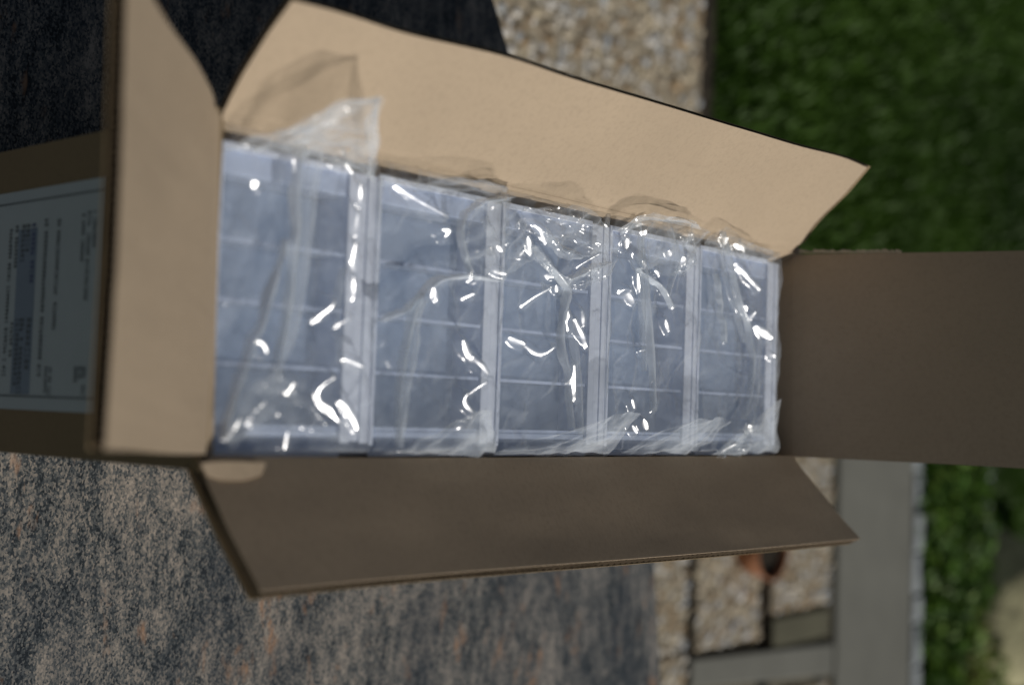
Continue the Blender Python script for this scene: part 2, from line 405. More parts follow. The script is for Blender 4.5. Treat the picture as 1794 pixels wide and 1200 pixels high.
# left long flap (sun on its inner face)
a = rad(50); nL = (math.sin(a), 0, math.cos(a))
flap((X0, 1.2, RIM), nL, [(388,208),(500,238),(900,335),(1200,405),(1352,441),(1386,440)],
     [(512,1),(560,12),(610,26),(700,58),(880,97),(1000,138),(1180,190),(1400,257),(1480,276),(1519,294)],
     [(388,208),(402,175),(425,131),(470,60),(512,1)],
     [(1386,440),(1402,428),(1422,398),(1440,378),(1480,340),(1519,294)], 130, M_card_x, M_card_out,
     lambda A, B: 0.0004*vnoise(A*7, B*3, 3)*B, 'left long flap, its inner face in full sun', 90, 0.0075, (0, 0.022, 0))
# right long flap (inner face in shade)
a = rad(29); nR = (-math.sin(a), 0, math.cos(a))
flap((X1, 1.2, RIM), nR, [(345,797),(375,799),(700,802),(1000,801),(1388,799)],
     [(459,1036),(600,1020),(780,1004),(1000,988),(1200,972),(1380,956),(1507,944)],
     [(345,797),(362,842),(400,925),(430,980),(459,1036)],
     [(1388,799),(1402,818),(1440,864),(1478,912),(1507,944)], 96, M_card_x, M_card_out,
     lambda A, B: 0.002*np.sin(A*3.1)*B**2 + 0.0007*vnoise(A*6, B*3, 8)*B, 'right long flap, its inner face in shade', 90, 0.021, (0, 0, 0), 0.0)
# near end flap
a = rad(36); nN = (0, math.sin(a), math.cos(a))
flap((-0.1, Y0, RIM), nN, [(386,206),(383,400),(378,600),(374,795)],
     [(226,-75),(212,200),(200,420),(190,620),(184,788)],
     [(386,206),(372,160),(345,110),(302,52),(268,-4),(240,-60),(226,-75)],
     [(374,795),(340,796),(300,795),(240,790),(184,788)], 52, M_card_y, M_card_out,
     lambda A, B: 0.003*np.sin(A*3.1)*B**2 + 0.001*vnoise(A*4, B*3, 12)*B, 'near end flap leaning out over the label', 60, 0.0135)
# far end flap
a = rad(80); nF = (0, -math.sin(a), math.cos(a))
flap((-0.1, Y1, RIM), nF, [(1388,446),(1388,620),(1388,800)],
     [(1862,438),(1864,630),(1866,825)],
     [(1388,446),(1500,444),(1580,443),(1700,441),(1862,438)],
     [(1388,800),(1500,805),(1700,815),(1866,825)], 42, M_card_y, M_card_out,
     lambda A, B: 0.004*np.sin(A*3.1)*B**2 + 0.001*vnoise(A*4, B*3, 15)*B, 'far end flap standing upright, inner face in shade', 50)
# added flat tab at the near end of the shaded flap, imitating a sunlit patch
tq = [[(352,812,-0.992),(372,808,-0.990),(420,808,-0.990),(466,811,-0.992)],[(364,834,-0.991),(385,842,-0.988),(430,842,-0.988),(458,832,-0.990)]]
ta, tb = [resample([at(*p) for p in q], 13) for q in tq]; tw = np.linspace(0, 1, 7)[None, :, None]
TP = ta[:, None]*(1-tw) + tb[:, None]*tw; v, f = solid_sheet(TP, (0, 0, 1), 0, -0.0015); obj('sunlit_patch_tab', v, f, M_card_x, box, BB, True)
# torn paper fringe at the far flap's left edge
b = MB(); prev = None
for i in range(46):
    x = 1400 + i*4; p = on_plane(x, 443.5 + (1388-x)*0.004, np.array([0, Y1, RIM]), np.array(nF)/np.linalg.norm(nF))
    q = p + np.array([-0.002-0.004*random.random(), -0.002*random.random()-0.002, 0]); cur = (tuple(p), tuple(q))
    if prev: b.add([prev[0], cur[0], cur[1], prev[1]], [(0,1,2,3)])
    prev = cur
b.make('torn_paper_edge', flat('torn_paper', (0.55, 0.45, 0.32), 0.9), box, BB)

# shipping label on the near wall
def label_print():
    m_w = flat('label_paper_shaded', (0.50, 0.56, 0.57), 0.6, 0.03, 30, 0.05)  # paper toned down, the shade on this wall is part of its colour
    m_b = flat('label_blue_band', (0.25, 0.31, 0.38), 0.6, 0.03, 30, 0.05)
    m_k = flat('label_ink', (0.13, 0.15, 0.16), 0.6, 0.1)
    m_n = flat('label_blue_ink', (0.10, 0.12, 0.24), 0.6, 0.1)
    yy = Y0 - T - 0.0006
    b = MB(); b.box(-0.226, 0.017, yy, yy+0.0005, -1.53, -1.185)
    lab = b.make('shipping_label', m_w, box, BB)
    def rect(name, x0, x1, z0, z1, m, d=0.0004):
        b = MB(); b.box(x0, x1, yy-d, yy-d+0.0002, z0, z1); return b.make(name, m, lab, BB)
    zl = lambda px: on_plane(px, 520, np.array([0, yy, 0]), np.array([0, 1.0, 0]))[2]
    rect('printed_band', -0.182, 0.0, zl(27), zl(60), m_b)
    rect('rule_line', -0.2135, -0.212, -1.53, -1.185, m_k, 0.0007); rect('rule_line', 0.0015, 0.003, -1.53, -1.185, m_k, 0.0007)
    def words(x0, x1, px, h, m, seed, gap=0.12):
        z = zl(px); r = random.Random(seed); b = MB(); x = x0; w = h*0.72
        while x < x1:
            if r.random() < gap: x += w*0.9; continue
            t = h*0.2; k = r.randint(0, 5); y = yy-0.0009; y2 = y+0.0002
            if k != 3: b.box(x, x+t*0.8, y, y2, z, z+h)
            if k in (0, 2, 4, 5): b.box(x+w*0.62-t*0.8, x+w*0.62, y-0.00002, y2, z, z+h*(1 if k != 4 else .5))
            for q, kk in ((0, (0, 1, 3)), (0.42, (1, 2, 4)), (0.82, (0, 3, 4, 5))):
                if k in kk: b.box(x, x+w*0.62, y-0.00004, y2, z+h*q, z+h*q+t*0.9)
            x += w
        if b.n: b.make('printed_text', m, lab, BB)
    for q, args in enumerate([(-0.192,-0.155,158,.0055),(-0.192,-0.10,148,.0055),(-0.19,-0.140,138,.0055),(-0.03,0.0,152,.0055),(-0.03,-0.015,145,.006),
            (-0.03,-0.015,137,.006),(-0.188,-0.07,95,.006),(-0.19,-0.02,73,.0065),(-0.03,-0.0,93,.005),(-0.03,-0.003,86,.005)]): words(*args, m_k, q)
    words(-0.187, -0.125, 51, 0.0072, m_n, 11); words(-0.187, -0.155, 41, 0.0075, m_k, 12, .02); words(-0.187, -0.145, 33, 0.0075, m_k, 13, .02)
    words(-0.083, -0.028, 50, 0.0090, m_k, 14, 0); words(-0.083, -0.0, 39, 0.0075, m_k, 15, .15); words(-0.083, -0.008, 31, 0.0075, m_k, 16, .15)
    words(-0.187, -0.135, 22, 0.0062, m_k, 17, .2); words(-0.083, -0.040, 22, 0.0062, m_k, 18, .2)
    words(-0.184, -0.02, 12, 0.006, m_k, 19, .12)
label_print()

# ---------------------------------------------------------------- plastic organisers, five in a row
OX0, OX1 = -0.247, 0.0525
ZC = -1.010
YS = [at(x, 600, ZC)[1] for x in (388, 652, 873, 1063, 1222, 1362)]; YS[0] = Y0+0.004
ZT = [ZC]*5
DIV = [-0.156, -0.097, -0.036, 0.024]
O_LABEL = ['cloudy plastic organiser box nearest the labelled end of the carton, first of five',
           'cloudy plastic organiser box second from the labelled end of the carton',
           'cloudy plastic organiser box in the middle of the five in the carton',
           'cloudy plastic organiser box second from the dark upright end flap',
           'cloudy plastic organiser box beside the dark upright end flap, last of five']
organisers = []
for i in range(5):
    y0, y1, z = YS[i]+0.0009, YS[i+1]-0.0002, ZT[i]
    band = (0.040, 0.027, 0.037, 0.032, 0.034)[i]
    yb = y1 - band; base = ((OX0+OX1)/2, (y0+y1)/2, TZ+0.0125)
    root = thing('plastic_organiser', base, O_LABEL[i], 'organiser box', 'cloudy plastic organiser boxes packed in the carton')
    b = MB()                                               # outer shell with the ribbed hinge side
    t = 0.004
    b.box(OX0, OX1, y0, y0+t, TZ+0.013, z-0.004); b.box(OX0, OX1, y1-t, y1, TZ+0.013, z-0.004)
    b.box(OX0, OX0+t, y0+t, y1-t, TZ+0.013, z-0.004); b.box(OX1-t, OX1, y0+t, y1-t, TZ+0.013, z-0.004)
    b.box(OX0+t, OX1-t, yb, yb+t, TZ+0.013, z-0.006)
    bevel(b.make('shell', M_pp, root, base), 0.0012)
    b = MB(); b.box(OX0+t, OX1-t, y0+t, yb, z-0.052, z-0.048)
    b.make('tray_floor', M_pp_floor, root, base)
    b = MB(); b.box(OX0+t, -0.2185, y0+t, yb, z-0.007, z-0.0045); bevel(b.make('end_ledge', M_pp, root, base), 0.0015)
    b = MB(); b.box(0.0262, OX1-t, y0+t, yb, z-0.007, z-0.0045); bevel(b.make('end_ledge', M_pp, root, base), 0.0015)
    for k in range(4):
        b = MB(); b.box(DIV[k]-0.0013, DIV[k]+0.0013, y0+t+0.0005, yb-0.0005, z-0.0475, z-0.0064)
        dv = b.make('divider', M_pp_div, root, base)
        b = MB(); b.box(DIV[k]-0.0018, DIV[k]+0.0018, y0+t+0.0005, yb-0.0005, z-0.0062, z-0.0043); b.make('divider_lip', M_pp, dv, base)
    b = MB(); b.box(-0.2195, -0.2170, y0+t+0.0005, yb-0.0005, z-0.0475, z-0.0075); b.make('divider', M_pp_div, root, base)
    # lid: a clear sheet with a raised rim
    b = MB(); b.box(OX0-0.001, OX1+0.001, y0-0.0005, yb, z-0.0042, z-0.0018); b.make('lid', M_pp_lid, root, base)
    b = MB()
    b.box(OX0-0.001, OX1+0.001, y0-0.0008, y0+0.0048, z-0.0015, z+0.0010); b.box(OX0-0.001, OX0+0.006, y0+0.005, yb-0.001, z-0.0015, z+0.001)
    b.box(OX1-0.005, OX1+0.001, y0+0.005, yb-0.001, z-0.0015, z+0.001)
    bevel(b.make('lid_rim', M_pp, root, base), 0.001)
    # hinge band: long ribs side by side
    nr = 3 if band > 0.03 else 2
    for k in range(nr):
        ya = yb + band*k/nr; wdt = band/nr
        b = MB(); zz = z - (0.0005, 0.0016, 0.0003, 0.0022, 0.0008)[k % 5]
        b.box(OX0+0.002, OX1-0.002, ya+0.0003, ya+wdt-0.0003, zz-0.012, zz)
        bevel(b.make('hinge_rib', M_pp, root, base), 0.0009)
    organisers.append(root)

# ---------------------------------------------------------------- the film bags
CAMV = np.array([0, 0, 0.0])
def halfvec(p):
    v = CAMV - p; v = v/np.linalg.norm(v); h = v + np.array(SUN); return h/np.linalg.norm(h)

GL = [  # glints, by bag: picture polylines with half width
 [([(632,325),(629,360)],3.2),([(628,372),(624,410)],3.6),([(623,425),(620,470)],4.2),([(619,485),(617,522)],3.8),([(568,212),(548,240),(530,252)],2.8),([(586,271),(604,280),(618,303)],2.8),
  ([(587,528),(582,540),(562,552),(547,566)],3.4),([(615,556),(597,567),(585,575)],2.2),([(450,598),(464,603),(468,618)],2.4),([(515,671),(503,688)],3.4),
  ([(585,662),(560,674),(545,690),(552,708),(580,725),(598,737)],2.4),([(595,702),(608,715),(620,735),(625,752)],4.2),([(604,631),(620,637),(635,643)],2.6),
  ([(420,735),(405,760),(390,778)],4.5),([(505,757),(499,785)],3.0),([(515,278),(517,292)],2.6),([(598,262),(601,268)],3.2)],
 [([(694,327),(720,345),(752,363),(785,380)],1.7),([(775,402),(790,405),(780,415)],3.4),([(870,430),(880,440)],3.2),([(812,597),(820,620),(828,632)],4.2),([(830,628),(845,640),(855,655)],2.8),
  ([(820,690),(812,702),(818,712),(828,722)],3.2),([(760,505),(766,525)],2.6),([(830,515),(812,522)],2),([(827,465),(827,485)],2.4),([(862,473),(876,477),(886,480)],3.2),([(668,600),(662,590)],2.6),([(852,670),(838,678),(822,690)],1.8)],
 [([(892,592),(905,600),(918,604)],4.0),([(920,606),(930,616),(942,624),(958,620),(972,608)],2.4),([(965,505),(940,518),(913,537)],2.0),([(995,545),(996,578)],3.0),([(1008,560),(1018,582),(1028,608)],2.8),([(1020,545),(1024,570)],2.6),
  ([(935,395),(950,402),(958,425)],2.6),([(925,415),(930,445)],4.2),([(1050,445),(1030,455),(1012,466)],1.8),([(975,500),(978,512)],2.6),([(1006,640),(1007,700)],2.2),([(958,480),(970,485)],2.4),([(917,440),(912,448)],3.4)],
 [([(1085,420),(1088,430)],3.0),([(1098,418),(1098,434)],4.0),([(1085,512),(1104,512)],4.2),([(1100,516),(1110,532)],3.2),([(1117,480),(1120,512)],2.2),([(1172,440),(1176,448)],2.6),([(1197,450),(1200,462)],3.6),([(1125,455),(1132,468)],2.6),
  ([(1198,412),(1212,412)],2.2),([(1166,560),(1172,580)],2.2),([(1128,735),(1134,752)],3.4),([(1108,745),(1116,758)],2.4),([(1148,474),(1154,484)],3.0),([(1122,615),(1132,615)],2.6),([(1108,700),(1112,715)],2.0)],
 [([(1270,405),(1270,428)],4.2),([(1287,428),(1300,434),(1302,442)],4.4),([(1297,450),(1295,455)],3),([(1290,462),(1310,485),(1332,508)],1.9),([(1300,537),(1306,545)],4.0),([(1314,538),(1316,546)],4.2),([(1325,572),(1338,584),(1352,592)],4.4),
  ([(1283,505),(1288,520)],2.4),([(1313,745),(1316,755)],3.0),([(1257,798),(1270,788),(1290,778)],2.6),([(1350,622),(1356,626)],2.4),([(1322,548),(1312,560)],2.6)]]
SE = [  # long doubled seams down each bag
 [([(548,222),(532,262),(524,330),(521,395),(517,470),(512,520),(497,600),(488,650)],5.5),([(505,420),(478,520),(440,620),(412,700),(395,770)],5.0)],
 [([(905,345),(850,352),(818,372),(812,400),(822,450),(828,490)],4.5),([(880,492),(820,482),(770,490),(742,512),(728,545),(722,580),(712,640),(705,700),(700,770)],5.5),([(742,512),(712,545),(668,562)],3.5)],
 [([(940,430),(960,462),(985,488),(1000,510),(988,560),(990,620),(1002,690),(1008,750)],5.5),([(1000,490),(1040,470),(1075,460)],4.0)],
 [([(1140,392),(1128,415),(1132,460),(1138,520),(1142,580),(1144,650),(1146,720)],6.0),([(1118,470),(1160,500),(1178,540)],3.0)],
 [([(1272,405),(1280,450),(1292,500),(1304,545),(1318,572),(1322,620),(1316,690),(1306,735)],6.0),([(1258,480),(1265,530),(1272,600)],3.2)]]
WIDE = [[([(565,235),(545,330),(538,420),(525,510),(500,610),(470,690)],17),([(600,470),(590,560),(600,640)],9)],
        [([(738,525),(722,610),(708,700),(700,785)],17),([(850,380),(870,430),(850,480)],14)],
        [([(985,505),(1010,600),(1015,680),(1020,760)],14),([(955,400),(985,440),(1020,450)],12)],
        [([(1120,390),(1125,470),(1128,560),(1130,650)],12),([(1175,400),(1190,450),(1170,520)],12)],
        [([(1262,420),(1270,480),(1290,540),(1305,600)],10),([(1330,590),(1328,680),(1312,770)],14)]]
B_LABEL = ['crumpled clear film bag over the first organiser, its peaked corner rising beside the sunlit flap',
           'crumpled clear film bag over the second organiser from the label, with a folded ear',
           'crumpled clear film bag over the middle organiser, pinched into a knot',
           'crumpled clear film bag over the fourth organiser from the label, with a curled ear',
           'crumpled clear film bag over the last organiser, beside the dark end flap']
def seg_dist(X, Y, pts):
    best = np.full(X.shape, 9.0); tt = np.zeros(X.shape); L = 0
    seg = np.linalg.norm(np.diff(pts, axis=0), axis=1); tot = max(seg.sum(), 1e-9)
    for a, b_, l in zip(pts[:-1], pts[1:], seg):
        d = b_ - a; u = np.clip(((X-a[0])*d[0] + (Y-a[1])*d[1])/max(l*l, 1e-12), 0, 1)
        q = np.hypot(X-a[0]-u*d[0], Y-a[1]-u*d[1]); m_ = q < best
        best = np.where(m_, q, best); tt = np.where(m_, (L+u*l)/tot, tt); L += l
    return best, tt
def crumple(X, Y, seed, n=34):
    """sheets of sharp creases: each crease is a tilted facet with a limited reach"""
    r = np.random.RandomState(seed); H = np.zeros(X.shape); x0, x1, y0, y1 = X.min(), X.max(), Y.min(), Y.max()
    for _ in range(n):
        cx, cy = r.uniform(x0, x1), r.uniform(y0, y1); a = r.normal(1.57, 0.75)
        a = r.normal(0.0, 0.6) if r.rand() < 0.6 else a
        dx, dy = math.cos(a), math.sin(a); L = r.uniform(0.02, 0.10); w = r.uniform(0.004, 0.018)
        u = (X-cx)*dx + (Y-cy)*dy; v = -(X-cx)*dy + (Y-cy)*dx + 0.15*u*u/L*r.choice([-1, 1])
        ta = np.clip(1-np.abs(u)/L, 0, 1); ww = w*(0.35+0.65*ta)
        prof = np.clip(1-np.abs(v)/ww, 0, 1); prof = prof*prof*(3-2*prof)*0.5 + prof*0.5
        H += ta*prof*w*r.uniform(0.15, 0.55)*r.choice([1, 1, -0.6])
    return H
NX, NY = 290, 200
for i in range(5):
    y0, y1, z = YS[i]-0.003, YS[i+1]+0.002, ZT[i]+0.003
    base = ((OX0+OX1)/2, (y0+y1)/2, TZ+0.0125)
    bag = thing('film_bag', base, B_LABEL[i], 'plastic bag', 'clear film bags around the organisers')
    xa, xb = X0+0.002, X1-0.001
    X, Y = np.meshgrid(np.linspace(xa, xb, NX), np.linspace(y0, y1, NY), indexing='ij')
    edge = np.minimum.reduce([X-xa+0.007, xb-X, (Y-y0)*1.3, (y1-Y)*1.3])
    drop = -0.028*np.clip(1-edge/0.009, 0, 1)**1.6
    big = 0.006*vnoise(X*18, Y*14, 40+i) + 0.0025*vnoise(X*55, Y*40, 60+i) + 0.0008*vnoise(X*160, Y*120, 80+i)
    Z = z + 0.004 + drop + big + 0.75*crumple(X, Y, 100+i)*np.clip(edge/0.01, 0, 1)
    Z = np.maximum(Z, z + drop*1.0 - 0.001)
    # pinched, doubled seams stand up from the sheet
    for pl, w in SE[i]:
        p3 = resample([at(x, y, z+0.008) for x, y in pl], 24); hw = w/F*1.55*1.3
        d, t_ = seg_dist(X, Y, p3[:, :2]); Z += 0.009*np.clip(1-d/(hw*2.2), 0, 1)**1.5*np.sin(np.clip(t_, .03, .97)*np.pi)**0.3
    # facets that catch the sun
    for pl, w in GL[i]:
        pm = np.mean(pl, axis=0); c0 = at(pm[0], pm[1], z+0.012); tl_ = rng.normal(0, 0.03, 3); h = halfvec(c0) + tl_; h /= np.linalg.norm(h)
        p3 = np.array([on_plane(x, y, c0, h) for x, y in (resample(pl, 8) if len(pl) > 2 else pl)])
        lo = p3[:, 2].min(); sh = max(0, z+0.002-lo)
        if sh > 0:
            c1 = c0*(c0[2]+sh)/c0[2]; h = halfvec(c1) + tl_; h /= np.linalg.norm(h); p3 = np.array([on_plane(x, y, c1, h) for x, y in (resample(pl, 8) if len(pl) > 2 else pl)]); c0 = c1
        if p3[:, 2].max() > z + 0.05: continue
        hw = w/F*np.linalg.norm(c0)
        d, t_ = seg_dist(X, Y, p3[:, :2])
        zp = c0[2] - (h[0]*(X-c0[0]) + h[1]*(Y-c0[1]))/h[2]
        hw = hw*(0.30+0.80*np.sin(np.clip(t_, 0.0, 1)*np.pi*0.8+0.25)**1.2)*(1+0.15*vnoise(t_*4, t_*0, 77)); zp = zp - 16*d*d + 0.0004*vnoise(X*70, Y*70, 31)
        hw = np.maximum(hw, 0.0011)
        k = np.clip((d-hw)/0.010, 0, 1); k = 1-(k*k*(3-2*k))
        k = k*np.clip(edge/0.004, 0, 1)
        Z = Z*(1-k) + zp*k
    obj('film', np.stack([X, Y, Z], 2).reshape(-1, 3), grid_faces(NX-1, NY-1), M_film, bag, base, True)
    for pl, w in SE[i]:                        # the seams themselves: flat doubled strips
        c = resample([at(x, y, z+0.021) for x, y in pl], 60); tg = np.gradient(c, axis=0); tg /= np.linalg.norm(tg, axis=1)[:, None]
        sd = np.cross(tg, [0, 0, 1.0]); sd /= np.linalg.norm(sd, axis=1)[:, None]
        tt = np.linspace(0, 1, 60)
        hw = w/F*1.5*1.45*(0.35+0.65*np.sin(np.clip(tt, .02, .98)*np.pi)**0.5)*(1+0.55*vnoise(tt*11, tt*0, 200+i))
        lift = 0.003*vnoise(tt*7, tt*0+3, 210+i)
        rows = []
        for q, (u, zz) in enumerate([(-1, -0.007), (-0.5, -0.0005), (0.05, 0.0022), (0.45, -0.0005), (1, -0.007)]):
            rows.append(c + sd*(u*hw*(1+0.35*vnoise(tt*14, tt*0+u*3, 230+i)))[:, None] + np.stack([0*tt, 0*tt, zz+lift], 1))
        P = np.stack(rows, 1)
        obj('seam', P.reshape(-1, 3), grid_faces(59, 4), M_seam, bag, base, True)
    for pl, w in WIDE[i]:                      # loose doubled pleats, broad and soft
        c = resample([at(x, y, z+0.016) for x, y in pl], 70); tg = np.gradient(c, axis=0); tg /= np.linalg.norm(tg, axis=1)[:, None]
        sd = np.cross(tg, [0, 0, 1.0]); sd /= np.linalg.norm(sd, axis=1)[:, None]; tt = np.linspace(0, 1, 70)
        hw = w/F*1.5*(0.45+0.55*np.sin(np.clip(tt, .02, .98)*np.pi)**0.6); rows = []
        for q in range(15):
            u = q/7-1; zz = 0.005*(1-u*u) + 0.0016*vnoise(tt*10+u*1.5, tt*0+u*4, 300+i) - 0.003
            rows.append(c + sd*(u*hw*(1+0.25*vnoise(tt*7, tt*0+u*2, 310+i)))[:, None] + np.stack([0*tt, 0*tt, zz], 1))
        obj('pleat', np.stack(rows, 1).reshape(-1, 3), grid_faces(69, 14), M_fold, bag, base, True)
    bag['_z'] = z
    if i == 0: bags = []
    bags.append((bag, base, z))

def ruled(bag_i, A, B, na=60, nb=36, pleat=6, amp=0.004, mat=None, name='corner_fold', seed=1, along='b', sharp=0.7):
    """pleated sheet between two curves; curves are (picture x, picture y, height)"""
    bag, base, z = bags[bag_i]
    a = resample([at(*p) for p in A], na+1); b = resample([at(*p) for p in B], na+1)
    t = np.linspace(0, 1, nb+1)[None, :, None]; P = a[:, None]*(1-t) + b[:, None]*t
    U, V = np.meshgrid(np.linspace(0, 1, na+1), np.linspace(0, 1, nb+1), indexing='ij')
    n = np.cross(np.gradient(P, axis=0), np.gradient(P, axis=1)); n /= np.maximum(np.linalg.norm(n, axis=2), 1e-9)[..., None]
    if n[..., 2].mean() < 0: n = -n
    ph = (U if along == 'b' else V)*pleat + 0.5*vnoise(U*3, V*3, seed)
    ph = ph + 0.35*vnoise(U*pleat*0.6, V*1.2, seed+9); tri = np.abs((ph % 1)*2-1)*2-1
    tri = tri*(0.25+0.75*np.abs(vnoise(U*pleat*0.5, V*2.0, seed+13)))
    d = amp*(sharp*tri + (1-sharp)*np.sin(ph*6.28)) + amp*0.8*vnoise(U*5, V*4, seed+3) + amp*0.3*vnoise(U*17, V*15, seed+5)
    d = d*np.sin(np.clip(U, 0.0, 1)*np.pi)**0.25
    P = P + n*d[..., None]
    for q_ in range(3): P[..., q_] += 0.0035*vnoise(U*4+q_*7, V*4, seed+20+q_)*(1 if q_ < 2 else 1.5)
    obj(name, P.reshape(-1, 3), grid_faces(na, nb), mat or M_fold, bag, base, True)
h0 = ZT[0]
# first bag: tall peaked corner next to the sunlit flap, plus fans at the other end
ruled(0, [(398,262,h0+.01),(440,262,h0+.02),(520,272,h0+.02),(600,290,h0+.02),(655,320,h0+.015)],
      [(398,258,h0+.012),(450,240,h0+.05),(530,205,h0+.085),(600,180,h0+.11),(666,172,h0+.12)], 80, 46, 3, 0.005, M_fold, seed=3)
ruled(0, [(440,262,h0+.02),(500,225,h0+.08),(560,195,h0+.10),(600,176,h0+.118),(667,172,h0+.122)],
      [(450,275,h0+.018),(520,256,h0+.068),(580,222,h0+.088),(622,196,h0+.105),(668,174,h0+.12)], 60, 16, 2, 0.003, M_fold, seed=5)
ruled(0, [(667,172,h0+.12),(664,220,h0+.07),(661,270,h0+.04),(656,320,h0+.012)],
      [(655,180,h0+.112),(640,222,h0+.075),(640,265,h0+.045),(645,312,h0+.02)], 50, 10, 1, 0.002, M_fold, seed=6)
ruled(0, [(392,775,h0+.012),(470,760,h0+.015),(540,765,h0+.012),(612,775,h0+.01)],
      [(445,600,h0+.02),(470,640,h0+.03),(500,660,h0+.028),(520,690,h0+.02)], 70, 40, 4, 0.004, M_film, seed=8)
ruled(0, [(395,765,h0+.02),(420,720,h0+.03),(455,665,h0+.035),(500,640,h0+.03)],
      [(405,790,h0+.012),(450,745,h0+.02),(505,715,h0+.02),(560,700,h0+.02)], 60, 30, 3, 0.004, M_film, seed=9)
# second bag
ruled(1, [(660,322,h0+.008),(720,330,h0+.012),(800,340,h0+.012),(890,350,h0+.012)],
      [(662,306,h0+.022),(740,312,h0+.034),(810,311,h0+.042),(888,332,h0+.045)], 70, 20, 4, 0.003, M_film, seed=11)
ruled(1, [(812,375,h0+.03),(815,420,h0+.035),(825,462,h0+.03),(845,488,h0+.025),(890,492,h0+.02)],
      [(888,335,h0+.045),(905,360,h0+.04),(920,385,h0+.035),(930,420,h0+.03),(938,440,h0+.028)], 70, 46, 5, 0.005, M_film, seed=12)
ruled(1, [(662,800,h0+.004),(720,800,h0+.006),(800,800,h0+.004),(866,800,h0+.002)],
      [(800,742,h0+.035),(830,722,h0+.045),(845,714,h0+.048),(864,722,h0+.04)], 70, 40, 4, 0.0028, M_fold, seed=13)
# third bag
ruled(2, [(905,395,h0+.012),(950,420,h0+.02),(1000,450,h0+.02),(1062,462,h0+.015)],
      [(918,358,h0+.03),(970,362,h0+.042),(1030,357,h0+.055),(1080,412,h0+.035)], 80, 44, 5, 0.005, M_film, seed=21)
ruled(2, [(940,430,h0+.03),(965,455,h0+.034),(985,475,h0+.03),(1000,490,h0+.026)],
      [(925,440,h0+.02),(955,470,h0+.024),(978,492,h0+.02),(992,505,h0+.016)], 50, 16, 6, 0.003, M_fold, seed=22)
ruled(2, [(1000,492,h0+.028),(1030,470,h0+.03),(1070,445,h0+.03),(1085,425,h0+.03)],
      [(1000,512,h0+.016),(1035,500,h0+.02),(1062,495,h0+.018),(1078,470,h0+.016)], 60, 30, 9, 0.0035, M_film, seed=23)
ruled(2, [(852,798,h0+.002),(930,800,h0+.004),(1000,802,h0+.004),(1058,800,h0+.002)],
      [(1000,752,h0+.02),(1060,735,h0+.034),(1100,722,h0+.046),(1120,728,h0+.044)], 80, 40, 4, 0.0028, M_fold, seed=24)
# fourth bag
ruled(3, [(1088,420,h0+.012),(1100,460,h0+.014),(1120,490,h0+.016),(1190,480,h0+.014),(1216,440,h0+.012)],
      [(1088,402,h0+.026),(1108,380,h0+.042),(1145,373,h0+.052),(1200,388,h0+.05),(1243,408,h0+.03)], 80, 40, 5, 0.0045, M_film, seed=31)
ruled(3, [(1085,402,h0+.026),(1110,382,h0+.044),(1150,374,h0+.052),(1215,385,h0+.05)],
      [(1090,412,h0+.02),(1120,396,h0+.036),(1155,390,h0+.042),(1225,402,h0+.038)], 60, 14, 2, 0.002, M_fold, seed=32)
ruled(3, [(1192,415,h0+.03),(1205,440,h0+.03),(1205,465,h0+.024),(1180,475,h0+.02)],
      [(1212,410,h0+.03),(1222,440,h0+.026),(1216,470,h0+.02),(1190,486,h0+.014)], 50, 16, 4, 0.0035, M_fold, seed=33)
ruled(3, [(1072,799,h0+.002),(1120,802,h0+.004),(1170,803,h0+.004),(1218,802,h0+.002)],
      [(1190,745,h0+.03),(1225,733,h0+.04),(1250,731,h0+.04),(1276,736,h0+.032)], 80, 40, 4, 0.0028, M_fold, seed=34)
# fifth bag
ruled(4, [(1232,440,h0+.01),(1262,450,h0+.012),(1310,455,h0+.012),(1358,462,h0+.01)],
      [(1236,418,h0+.02),(1274,400,h0+.05),(1310,418,h0+.036),(1358,442,h0+.016)], 70, 30, 6, 0.0045, M_film, seed=41)
ruled(4, [(1236,800,h0+.004),(1280,803,h0+.004),(1325,803,h0+.004),(1362,802,h0+.002)],
      [(1298,752,h0+.02),(1318,738,h0+.03),(1340,722,h0+.036),(1364,700,h0+.04)], 70, 40, 3, 0.0028, M_fold, seed=42)
ruled(4, [(1306,742,h0+.03),(1300,760,h0+.028),(1285,780,h0+.02),(1255,798,h0+.014)],
      [(1325,745,h0+.024),(1322,768,h0+.02),(1310,786,h0+.014),(1290,800,h0+.008)], 50, 18, 6, 0.004, M_fold, seed=43)
for bg_, _, _ in bags: del bg_['_z']

# ---------------------------------------------------------------- garden
def leaf_cloud(center, rx, ry, rz, n, size, cols, rnd, up=0.5):
    v = []; f = []; c = []
    for _ in range(n):
        a = rnd.uniform(0, 6.283); r = math.sqrt(rnd.random()); zz = rnd.random()
        p = np.array([center[0]+rx*r*math.cos(a), center[1]+ry*r*math.sin(a), center[2]+rz*(zz**0.7)*(1-0.5*r*r)])
        az = rnd.uniform(0, 6.283); tilt = rnd.uniform(-0.5, 0.9); s_ = size*rnd.uniform(0.6, 1.3)
        d = np.array([math.cos(az)*math.cos(tilt), math.sin(az)*math.cos(tilt), math.sin(tilt)]); w = np.cross(d, [0, 0, 1.0]); w /= np.linalg.norm(w)
        w = w*math.cos(0.4) + np.cross(w, d)*math.sin(rnd.uniform(-.7, .7))
        k = len(v); v += [tuple(p), tuple(p+d*s_*0.45+w*s_*0.3), tuple(p+d*s_), tuple(p+d*s_*0.45-w*s_*0.3)]
        f += [(k, k+1, k+2), (k, k+2, k+3)]; q = rnd.choice(cols); m_ = rnd.uniform(0.7, 1.25); c += [tuple(x*m_ for x in q)]*2
    return v, f, c
GREENS = [(0.06,0.14,0.014),(0.10,0.21,0.025),(0.04,0.09,0.012),(0.16,0.27,0.04)]
